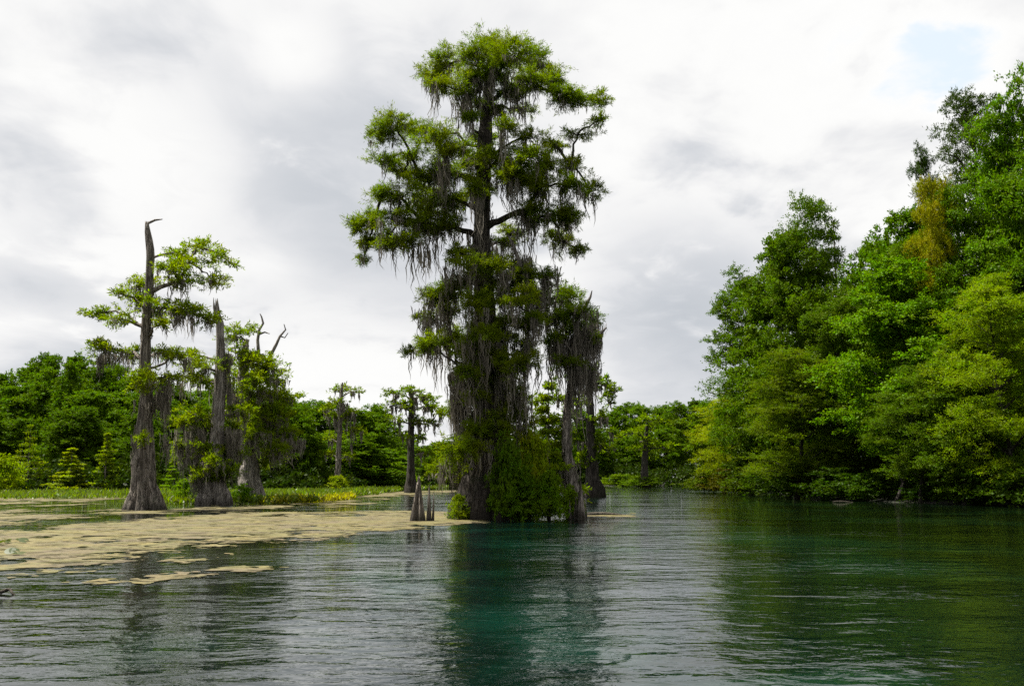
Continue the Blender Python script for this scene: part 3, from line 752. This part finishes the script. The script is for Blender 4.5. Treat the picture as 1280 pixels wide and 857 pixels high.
RB = [  # px centre, py top, distance, crown radius m, kind, colour, label
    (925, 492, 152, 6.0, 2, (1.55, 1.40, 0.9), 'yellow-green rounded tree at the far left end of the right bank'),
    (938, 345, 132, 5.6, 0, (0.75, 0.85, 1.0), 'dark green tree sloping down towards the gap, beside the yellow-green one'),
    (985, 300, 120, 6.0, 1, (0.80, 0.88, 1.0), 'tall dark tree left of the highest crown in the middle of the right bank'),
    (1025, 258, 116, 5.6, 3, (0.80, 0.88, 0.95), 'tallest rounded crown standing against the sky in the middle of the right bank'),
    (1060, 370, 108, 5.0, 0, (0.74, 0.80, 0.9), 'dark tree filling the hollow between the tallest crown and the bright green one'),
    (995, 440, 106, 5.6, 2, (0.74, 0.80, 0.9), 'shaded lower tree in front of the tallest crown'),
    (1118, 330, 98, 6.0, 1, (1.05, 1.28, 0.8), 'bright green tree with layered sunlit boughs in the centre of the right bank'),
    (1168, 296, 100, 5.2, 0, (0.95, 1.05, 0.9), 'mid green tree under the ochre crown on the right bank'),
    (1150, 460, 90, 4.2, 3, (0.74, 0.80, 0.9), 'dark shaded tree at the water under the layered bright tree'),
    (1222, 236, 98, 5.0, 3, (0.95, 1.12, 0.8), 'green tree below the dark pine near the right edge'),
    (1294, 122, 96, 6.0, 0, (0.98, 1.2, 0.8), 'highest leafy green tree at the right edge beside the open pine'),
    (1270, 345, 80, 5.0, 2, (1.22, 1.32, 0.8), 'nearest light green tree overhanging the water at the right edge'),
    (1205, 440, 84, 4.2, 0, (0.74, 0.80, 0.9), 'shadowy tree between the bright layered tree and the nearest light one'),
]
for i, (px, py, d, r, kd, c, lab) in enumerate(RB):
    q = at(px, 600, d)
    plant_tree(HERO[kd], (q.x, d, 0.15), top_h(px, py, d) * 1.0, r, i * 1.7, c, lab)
SECOND = ('beyond the right edge behind the highest leafy tree', 'outermost beyond the right edge near the light green tree', 'behind the highest leafy tree at the right edge', 'behind the mid green tree under the ochre crown',
          'behind the tallest rounded crown', 'farther back behind the tallest rounded crown', 'behind the tall dark tree left of the tallest crown', 'behind the dark sloping tree',
          'farthest back behind the dark sloping tree', 'behind the bright layered tree')
for i, (x, y, h, r, kd) in enumerate([(52, 92, 34, 7, 0), (58, 78, 33, 7, 3), (56, 110, 33, 7, 2), (47, 122, 31, 7, 1), (44, 140, 29, 6.5, 3), (50, 165, 27, 6.5, 0), (52, 190, 26, 6.5, 2), (56, 215, 25, 6, 1), (60, 240, 24, 6, 3), (43, 104, 30, 6, 1)]):
    plant_tree(HERO[kd], (x, y, 0.4), h, r, i * 2.1, (0.8, 0.95, 0.9), 'deep green second-row tree ' + SECOND[i], 'second row of the right bank wood')

# small ochre tree, dark pine, spires
PINE = broad_kind(61, 34, 5.0, .62, 20, (0.30, 0.085), 18, 20, -0.1, 4, padr=(0.22, 0.34), open_=0.12, leafm=leaf_mat('pine_needles', (0.034, 0.056, 0.010), 0.25, warm=(1.2, 1.1, 0.9), gloss=0.01))
q = at(1226, 600, 108); plant_tree(PINE, (q.x, 108, 0.3), top_h(1232, 104, 108), 5.6, 0.4, (1.0, 1.0, 1.0), 'dark open pine with sparse flat boughs against the sky at upper right', name='pine_tree')
q = at(1184, 600, 108); plant_tree(PINE, (q.x, 108, 0.3), top_h(1184, 178, 108), 3.0, 2.4, (0.9, 1.0, 1.0), 'narrow dark pine just left of the big open pine', name='pine_tree')
q = at(1179, 600, 98); plant_tree(HERO[3], (q.x, 98, 0.3), top_h(1179, 242, 102), 2.8, 1.0, (2.3, 1.45, 1.1), 'ochre yellow crown among the green trees at the top of the right bank')
SPIRE = cone_kind(71, 20, 2.2, 14, (0.4, 0.1), 0.7, low=0.3, droop=0.1, leafm=PINE['crown'].materials[0])
q = at(1088, 600, 130); plant_tree(SPIRE, (q.x, 130, 0.3), top_h(1088, 316, 130), 2.6, 0.0, (1.0, 1.0, 1.0), 'small dark conifer spire poking up between two right bank crowns', name='conifer_tree')
q = at(1056, 600, 128); plant_tree(SPIRE, (q.x, 128, 0.3), top_h(1056, 278, 128), 3.0, 1.2, (1.4, 1.4, 1.0), 'thin feathery conifer at the right shoulder of the tallest crown', name='conifer_tree')

# bank shrubs hanging over the right waterline
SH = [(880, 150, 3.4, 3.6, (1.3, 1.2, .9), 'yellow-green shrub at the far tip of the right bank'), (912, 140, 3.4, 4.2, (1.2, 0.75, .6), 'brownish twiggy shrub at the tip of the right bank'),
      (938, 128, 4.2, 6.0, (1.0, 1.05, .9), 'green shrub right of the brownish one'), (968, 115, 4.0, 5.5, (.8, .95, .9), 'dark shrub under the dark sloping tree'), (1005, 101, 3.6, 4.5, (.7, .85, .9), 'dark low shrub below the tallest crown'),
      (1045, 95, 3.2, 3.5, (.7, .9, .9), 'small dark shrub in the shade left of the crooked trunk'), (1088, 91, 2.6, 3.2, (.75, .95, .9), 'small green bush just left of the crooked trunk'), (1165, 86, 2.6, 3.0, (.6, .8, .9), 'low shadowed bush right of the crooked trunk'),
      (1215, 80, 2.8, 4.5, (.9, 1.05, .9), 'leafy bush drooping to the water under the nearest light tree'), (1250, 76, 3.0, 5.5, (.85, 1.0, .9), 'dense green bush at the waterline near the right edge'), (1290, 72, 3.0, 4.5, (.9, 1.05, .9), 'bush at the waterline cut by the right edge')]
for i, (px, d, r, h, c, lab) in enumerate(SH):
    d += 5.0; q = at(px, 600, d); plant_tree(BUSH[i % 3], (q.x, d, 0.1), h * .8, r, i * 1.3, tuple(0.5 * v for v in c), lab, name='shrub', cat='shrub')  # dimmed tint paints the shade at the foot of the bank
# pale crooked trunk at the waterline, drawn in dark bark to carry its shade
b = Buf()
def px_tube(b, pts, d, off, sides=8):
    P = np.array([at(x, y, d + dy) for x, y, _, dy in pts]) - off
    b.tube(P, np.array([p[2] for p in pts]) * d / FPX / 2, sides, 0.08)
d = 92.5; q = at(1121, 625, d); off = np.array([q.x, d, 0])
t = thing('crooked_tree', off, 'crooked leaning trunk rising from the dark right waterline', 'tree')
px_tube(b, [(1119, 632, 7, 0), (1124, 618, 5, 0), (1129, 605, 5, .2), (1131, 590, 5, .5), (1129, 570, 4.5, .8), (1132, 545, 4, 1.2), (1130, 520, 3, 1.5)], d, off)
link('trunk', b.mesh('trunk', DARKBARK, True), t)
b = Buf(); px_tube(b, [(1129, 604, 3.2, .2), (1123, 590, 2.6, .2), (1121, 575, 2.2, .2), (1122, 560, 1.5, .2)], d, off, 6); link('branch', b.mesh('branch', DARKBARK, True), t)
b = Buf(); b.spray([[*(np.array(at(1130, 520, d + 1.5)) - off), 2.2, 2.0, 1.2], [*(np.array(at(1122, 556, d)) - off), 1.0, 1.0, .6]], 14, 16, 0.3, 0.16)
o = link('crown', b.mesh('crown', BROAD), t); o.color = (.7, .85, .9, 1)

# ------------------------------------------------------------------ forest across the marsh on the left and round the far bend
def forest_row(pts, group, what, kinds, tint=1.0, name='broadleaf_tree'):
    labs = row_labels(pts, what)
    for i, (px, py, d, r) in enumerate(pts):
        q = at(px, 600, d)
        s = 1 + 0.22 * (vnoise(np.array([px * 0.31]), np.array([d * .7]), 3)[0] - 0.5) * 2
        c = (0.82 * s * tint, 0.92 * s * tint, (1.0 + 0.15 * (i % 3)) * tint)
        plant_tree(kinds[(i * 7 + int(d)) % len(kinds)], (q.x, d, 0.4), top_h(px, py, d), r, (px * 1.7 + d) % 6.28, c, labs[i], group, name)


LANDMARKS = [(-99, 22, 'by the left edge'), (22, 62, 'behind the tiered young cypress'), (62, 112, 'behind the bright conical young cypress'), (112, 160, 'behind the feathery young cypress'),
             (160, 205, 'behind the pale grey cypress'), (205, 246, 'between pale cypress and jagged snag'), (246, 292, 'behind the jagged snag'), (292, 345, 'behind the bare-topped cypress'),
             (345, 398, 'right of the bare-topped cypress'), (398, 446, 'behind the slim cypress'), (446, 486, 'left of the flat-topped cypress'), (486, 545, 'behind the flat-topped cypress'),
             (545, 585, 'left of the huge cypress'), (585, 640, 'behind the huge cypress'), (640, 700, 'left of the leaning cypress'), (700, 765, 'behind the dark midstream cypress'), (765, 830, 'behind the far tiered cypress'), (830, 1000, 'next to the right bank')]
PLACE = {1: [''], 2: ['left one ', 'right one '], 3: ['leftmost ', 'middle ', 'rightmost '], 4: ['leftmost ', 'second left ', 'second right ', 'rightmost ']}


def row_labels(pts, what):
    """say which tree of a row each one is by the landmark it stands behind"""
    bins = [next(j for j, (a, b_, _) in enumerate(LANDMARKS) if a <= p[0] < b_) for p in pts]
    out = []
    for i, j in enumerate(bins):
        same = [k for k in range(len(pts)) if bins[k] == j]; same.sort(key=lambda k: pts[k][0])
        n = len(same); pos = same.index(i)
        pre = PLACE[n][pos] if n in PLACE else ('%s from left ' % ('first', 'second', 'third', 'fourth', 'fifth', 'sixth', 'seventh')[pos])
        txt = what + ' ' + LANDMARKS[j][2]
        out.append((pre + ('of ' if n > 1 and 'one' in pre else '') + txt).strip())
    return out


prof = lambda px: np.interp(px, [-140, 0, 30, 60, 110, 150, 200, 260, 330, 380, 440, 470, 500, 530, 560, 700, 740, 780, 820, 870, 920],
                            [455, 456, 445, 436, 448, 462, 478, 485, 490, 503, 504, 512, 535, 552, 556, 545, 520, 502, 504, 496, 500])
r2_ = np.random.default_rng(5)
back = [(px + r2_.uniform(-6, 6), prof(px) + r2_.uniform(-3, 10), r2_.uniform(182, 200), r2_.uniform(5.0, 6.6)) for px in np.arange(-50, 470, 27)]
forest_row(back, 'back row of the left shore forest', 'tall back-row shore tree', FAR)
mid = [(px + r2_.uniform(-8, 8), prof(px) + 26 + r2_.uniform(-10, 22), r2_.uniform(164, 176), r2_.uniform(4.6, 6.0)) for px in np.arange(-50, 480, 31)]
forest_row(mid, 'middle row of the left shore forest', 'round green middle-row shore tree', FAR + FLATCYP, 0.95)
front = [(px + r2_.uniform(-8, 8), 520 + r2_.uniform(-24, 24), r2_.uniform(150, 158), r2_.uniform(3.6, 4.8)) for px in np.arange(-40, 420, 36)]
forest_row(front, 'front row of the left shore forest', 'low leafy front-row shore tree', FAR, 0.92)
far1 = [(px + r2_.uniform(-5, 5), prof(px) + r2_.uniform(-3, 8), r2_.uniform(318, 335), r2_.uniform(6, 8)) for px in np.arange(470, 930, 21)]
forest_row(far1, 'back row of the far bend forest', 'dark back-row tree of the far bend', FAR, 0.95)
far2 = [(px + r2_.uniform(-5, 5), prof(px) + 30 + r2_.uniform(-10, 14), r2_.uniform(290, 300), r2_.uniform(5, 6.5)) for px in np.arange(470, 920, 24)]
forest_row(far2, 'front row of the far bend forest', 'green front-row tree of the far bend', FAR + FLATCYP, 1.0)
mid2 = [(px, py, dd, rr) for px, py, dd, rr in ((470, 512, 205, 6.0), (455, 530, 195, 5), (490, 560, 215, 4.5), (545, 560, 230, 5), (575, 545, 235, 5.5), (610, 540, 262, 6), (650, 530, 285, 6), (690, 520, 290, 6), (725, 510, 290, 6))]
forest_row(mid2, 'trees along the shore behind the huge cypress', 'middle-distance shore tree', FAR, 0.95)

# dark understory along the shores: one mass of leaves nobody could count
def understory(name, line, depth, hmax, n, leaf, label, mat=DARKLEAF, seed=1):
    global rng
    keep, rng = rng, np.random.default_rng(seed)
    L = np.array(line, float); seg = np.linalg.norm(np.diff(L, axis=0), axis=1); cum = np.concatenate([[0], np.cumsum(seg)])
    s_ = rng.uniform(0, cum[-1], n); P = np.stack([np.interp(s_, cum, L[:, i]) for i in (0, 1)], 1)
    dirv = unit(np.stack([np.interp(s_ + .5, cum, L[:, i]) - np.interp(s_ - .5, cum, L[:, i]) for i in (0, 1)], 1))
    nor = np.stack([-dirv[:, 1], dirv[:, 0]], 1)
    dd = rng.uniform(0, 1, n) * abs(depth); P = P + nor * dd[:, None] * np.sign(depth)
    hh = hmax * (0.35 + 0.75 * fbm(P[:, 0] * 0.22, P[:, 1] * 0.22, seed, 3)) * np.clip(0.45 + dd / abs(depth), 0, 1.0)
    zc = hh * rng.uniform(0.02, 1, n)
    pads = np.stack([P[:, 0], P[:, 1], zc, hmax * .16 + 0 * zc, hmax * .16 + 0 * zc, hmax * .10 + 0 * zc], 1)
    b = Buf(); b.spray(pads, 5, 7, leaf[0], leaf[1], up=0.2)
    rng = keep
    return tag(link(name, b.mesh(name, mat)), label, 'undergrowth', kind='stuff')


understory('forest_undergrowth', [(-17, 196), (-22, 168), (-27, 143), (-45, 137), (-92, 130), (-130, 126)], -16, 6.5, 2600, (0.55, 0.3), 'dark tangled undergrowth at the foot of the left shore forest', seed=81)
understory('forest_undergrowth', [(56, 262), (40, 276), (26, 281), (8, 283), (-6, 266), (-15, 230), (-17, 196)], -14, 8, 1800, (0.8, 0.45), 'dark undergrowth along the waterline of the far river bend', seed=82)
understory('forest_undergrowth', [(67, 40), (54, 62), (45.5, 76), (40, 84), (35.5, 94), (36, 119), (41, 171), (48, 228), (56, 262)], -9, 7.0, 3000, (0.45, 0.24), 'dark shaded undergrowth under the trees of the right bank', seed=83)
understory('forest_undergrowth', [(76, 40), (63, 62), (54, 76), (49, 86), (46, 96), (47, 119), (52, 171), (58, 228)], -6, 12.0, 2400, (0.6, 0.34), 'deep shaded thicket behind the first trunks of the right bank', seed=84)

# ------------------------------------------------------------------ young trees and shrubs on the left shore
YOUNG = [cone_kind(91, 8, 2.0, 11, (0.30, 0.10), 1.0, low=0.1, power=0.7), cone_kind(92, 8, 2.4, 9, (0.30, 0.10), 0.7, low=0.25, droop=-0.15), cone_kind(93, 8, 2.0, 14, (0.30, 0.09), 0.9, low=0.05, power=0.9)]
for px, py, d, r, kd, c, lab in ((34, 533, 138, 2.6, 1, (1.2, 1.2, 1.0), 'tall thin young cypress with tiered boughs near the left edge'),
                                 (88, 562, 136, 2.9, 0, (1.7, 1.55, 1.0), 'bright green conical young cypress between the tiered and the feathery one'),
                                 (131, 543, 138, 2.4, 2, (1.25, 1.25, 1.0), 'pale feathery narrow young cypress left of the pale grey trunk'),
                                 (218, 572, 136, 1.8, 0, (1.0, 1.2, 1.1), 'small dark young cypress seen between the pale cypress and the snag')):
    q = at(px, 600, d); plant_tree(YOUNG[kd], (q.x, d, 0.2), top_h(px, py, d), r, px, c, lab, name='young_cypress')
for i, (px, d, h, r, c, lab) in enumerate(((6, 132, 4.6, 2.6, (2.0, 1.75, 1.0), 'bright yellow-green bush cut by the left edge of the picture'),
                                           (420, 148, 2.4, 2.2, (2.1, 1.7, 1.0), 'yellow-green bush round the foot of the slim cypress'),
                                           (488, 176, 4.4, 4.2, (1.6, 1.6, 1.0), 'light green mounded shrub on the shore left of the flat-topped cypress'),
                                           (470, 172, 2.6, 3.4, (1.4, 1.5, 1.0), 'low green shrub left of the mounded one'),
                                           (232, 88, 2.0, 1.3, (1.2, 1.3, 1.0), 'small green bush at the left foot of the broken snag'),
                                           (304, 86, 1.5, 1.0, (1.0, 1.2, 1.0), 'low dark bush at the right foot of the broken snag'),
                                           (805, 236, 2.6, 4.5, (.75, .8, .9), 'dark bushy mound at the foot of the far tiered cypress'),
                                           (775, 262, 3.0, 5.0, (.9, .9, .9), 'shrub on the far shore left of the tiered cypress'))):
    q = at(px, 600, d); plant_tree(BUSH[i % 3], (q.x, d, 0.05), h, r, px * 1.1, c, lab, name='shrub', cat='shrub')
# shrubbery on the roots of the huge cypress
for i, (px, d, z0, h, r, c, lab) in enumerate(((655, 53.0, 0, 2.3, 1.4, (.75, .88, .8), 'rounded green shrub at the front foot of the huge cypress'),
                                               (686, 53.6, 0, 2.5, 1.0, (1.1, 1.2, .8), 'leafy green shrub on the right foot of the huge cypress'),
                                               (664, 54.8, 0, 5.0, 1.1, (2.1, 1.7, .9), 'sunlit yellow-green sprig growing up behind the foot shrubs of the huge cypress'),
                                               (636, 53.2, 0, 4.0, 1.1, (.8, .92, .8), 'dark climbing bush against the trunk of the huge cypress'),
                                               (574, 53.6, 0, 1.3, 0.6, (1.7, 1.5, .9), 'small pale green tuft at the left foot of the huge cypress'),
                                               (712, 56.0, 0, 1.6, .7, (1.2, 1.2, .9), 'small bush on the roots of the leaning cypress'))):
    q = at(px, 600, d); plant_tree(BUSH[i % 3], (q.x, d, z0), h, r, px * 0.7, c, lab, name='shrub', cat='shrub')

q = at(686, 600, 57.5); plant_tree(YOUNG[0], (q.x, 57.5, 0), 7.6, 1.8, 0.3, (1.35, 1.35, 1.0), 'light green young tree between the huge cypress and the leaning one', name='young_cypress')

# ------------------------------------------------------------------ stumps and cypress knees
def knee(px, py, w, top, d, lean=0.0):
    k = d / FPX; q = np.array(at(px, py, d)); h = (py - top) * k
    zs = np.linspace(0, 1, 9)
    pts = np.stack([q[0] + lean * k * zs, q[1] + 0 * zs, -0.3 + (h + .3) * zs], 1)
    return pts, w * k / 2 * np.interp(zs, [0, .35, .7, 1], [1, .72, .42, .16])


def stump(label, d, parts, bark=BARK):
    k0 = knee(*parts[0][:4], d)
    off = np.array([k0[0][0, 0], k0[0][0, 1], 0])
    t = thing('cypress_stump', off, label, 'stump')
    for (px, py, w_, top, ln, dy) in parts:
        pts, rad = knee(px, py, w_, top, d + dy, ln)
        b = Buf(); b.tube(pts - off, rad, 26, 0.18, 4, jag=0.25, rough=0.14)
        link('knee', b.mesh('knee', bark, True), t)
    return t


stump('broken pointed cypress stump with knees on the algae left of the huge cypress', 52, [(522, 648, 17, 596, 1, 0), (517, 649, 11, 604, 4, -.2), (527, 649, 11, 607, -2, -.3), (536, 648, 8, 608, 0, .1), (541, 648, 4, 614, 1, .2)])
stump('short dark stump in the water right of the leaning cypress', 54.5, [(726, 646, 13, 602, 0, 0), (719, 645, 8, 622, 1, .3), (713, 645, 7, 626, -1, .4)])

# ------------------------------------------------------------------ marsh plants: uncountable blades
def marsh(name, poly, n, hgt, L, Wd, mat, label, seed):
    global rng
    keep, rng = rng, np.random.default_rng(seed)
    poly = np.array(poly, float); lo, hi = poly.min(0), poly.max(0)
    X = rng.uniform(lo[0], hi[0], n * 4); Y = rng.uniform(lo[1], hi[1], n * 4)
    ok = poly_sd(X, Y, poly) + (fbm(X * .35, Y * .35, seed, 3) - 0.5) * 3.0 > 0
    X, Y = X[ok][:n], Y[ok][:n]; n = len(X)
    hh = hgt * (0.45 + 0.9 * fbm(X * 0.3, Y * 0.3, seed + 3, 3)) * rng.uniform(0.4, 1.1, n)
    p = np.stack([X, Y, hh * rng.uniform(0, 0.6, n)], 1)
    d = rng.normal(size=(n, 3)) * 0.55; d[:, 2] = np.abs(d[:, 2]) + 0.55
    b = Buf(); b.kites(p, d, L * rng.uniform(0.6, 1.3, n), Wd * rng.uniform(.6, 1.3, n))
    rng = keep
    return tag(link(name, b.mesh(name, mat)), label, 'marsh plants', kind='stuff')


EDGE_L = [(-120, 100), (-62, 99), (-49, 101), (-41, 104), (-36, 112), (-30, 132), (-45, 137), (-90, 131), (-140, 126)]
EDGE_M = [(-33, 89), (-28, 85.5), (-22.5, 84.5), (-18.5, 90), (-17.5, 104), (-19, 132), (-26, 146), (-40, 132), (-35, 112)]
EDGE_F = [(-17.5, 108), (-18.5, 150), (-17, 186), (-13, 212), (-20, 214), (-24, 170), (-24, 140)]
marsh('marsh_plants', EDGE_L, 26000, 0.9, 0.55, 0.16, MARSH, 'bright green marsh plants fringing the left forest shore', 101)
marsh('marsh_plants', EDGE_M, 24000, 0.9, 0.50, 0.16, MARSH, 'tall green marsh plants around and right of the broken snag', 102)
marsh('marsh_plants', [(-22, 86), (-17.8, 91), (-16.5, 108), (-18.5, 112), (-21, 96)], 3800, 0.7, 0.42, 0.22, YELLOW, 'yellow marsh leaves along the water edge of the green bed', 103)
marsh('marsh_plants', EDGE_F, 12000, 0.9, 0.6, 0.2, MARSH, 'green marsh strip reaching towards the huge cypress', 104)

# ------------------------------------------------------------------ small floating things
def log(label, px0, px1, py, r):
    a, b_ = on_water(px0, py), on_water(px1, py + 0.2)
    c = (a + b_) / 2
    t = thing('driftwood_log', (c.x, c.y, 0), label, 'log')
    B = Buf(); A = np.array(a) - np.array(c); E = np.array(b_) - np.array(c)
    tt = np.linspace(0, 1, 7)[:, None]
    pts = A + (E - A) * tt; pts[:, 2] = 0.03 + 0.05 * np.sin(tt[:, 0] * 4)
    pts[:, 1] += 0.1 * np.sin(tt[:, 0] * 5)
    B.tube(pts, np.interp(tt[:, 0], [0, .5, 1], [r, r * .9, r * .5]), 8, 0.1)
    link('trunk', B.mesh('trunk', PALEBARK, True), t)
    return t


log('pale sunken log lying in the water right of the short dark stump', 733, 782, 643.5, 0.12)
log('pale log at the dark right waterline left of the crooked trunk', 1041, 1066, 627, 0.05)
log('thin pale stick floating near the left edge below the algae', 0, 22, 742, 0.035)


def pad_plant(label, px, py, n, r):
    c = on_water(px, py); t = thing('water_plant', (c.x, c.y, 0), label, 'water plant')
    for i in range(n):
        th = rng.uniform(0, 6.28); q = rng.uniform(0, r); a = rng.uniform(.10, .17)
        ang = np.linspace(0.25, 6.03, 12); tilt = rng.uniform(0.1, 0.7); az = rng.uniform(0, 6.28)
        ring = np.stack([a * np.cos(ang), a * np.sin(ang), 0 * ang], 1)
        ring[:, 2] = (ring[:, 0] * math.cos(az) + ring[:, 1] * math.sin(az)) * tilt
        v = np.concatenate([[[0, 0, 0.01]], ring]) + [q * math.cos(th), q * math.sin(th), 0.05 + a * tilt]
        B = Buf(); B.add(v, None, [(0, j, j + 1) for j in range(1, 12)])
        o = link('leaf', B.mesh('leaf', MARSH), t); o.color = (.45, .42, .8, 1)
    return t


pad_plant('small cluster of dark green floating leaves at the left edge of the algae', 10, 680, 7, 0.55)
pad_plant('few bright green floating leaves on the tan algae near the left', 24, 694, 4, 0.3)
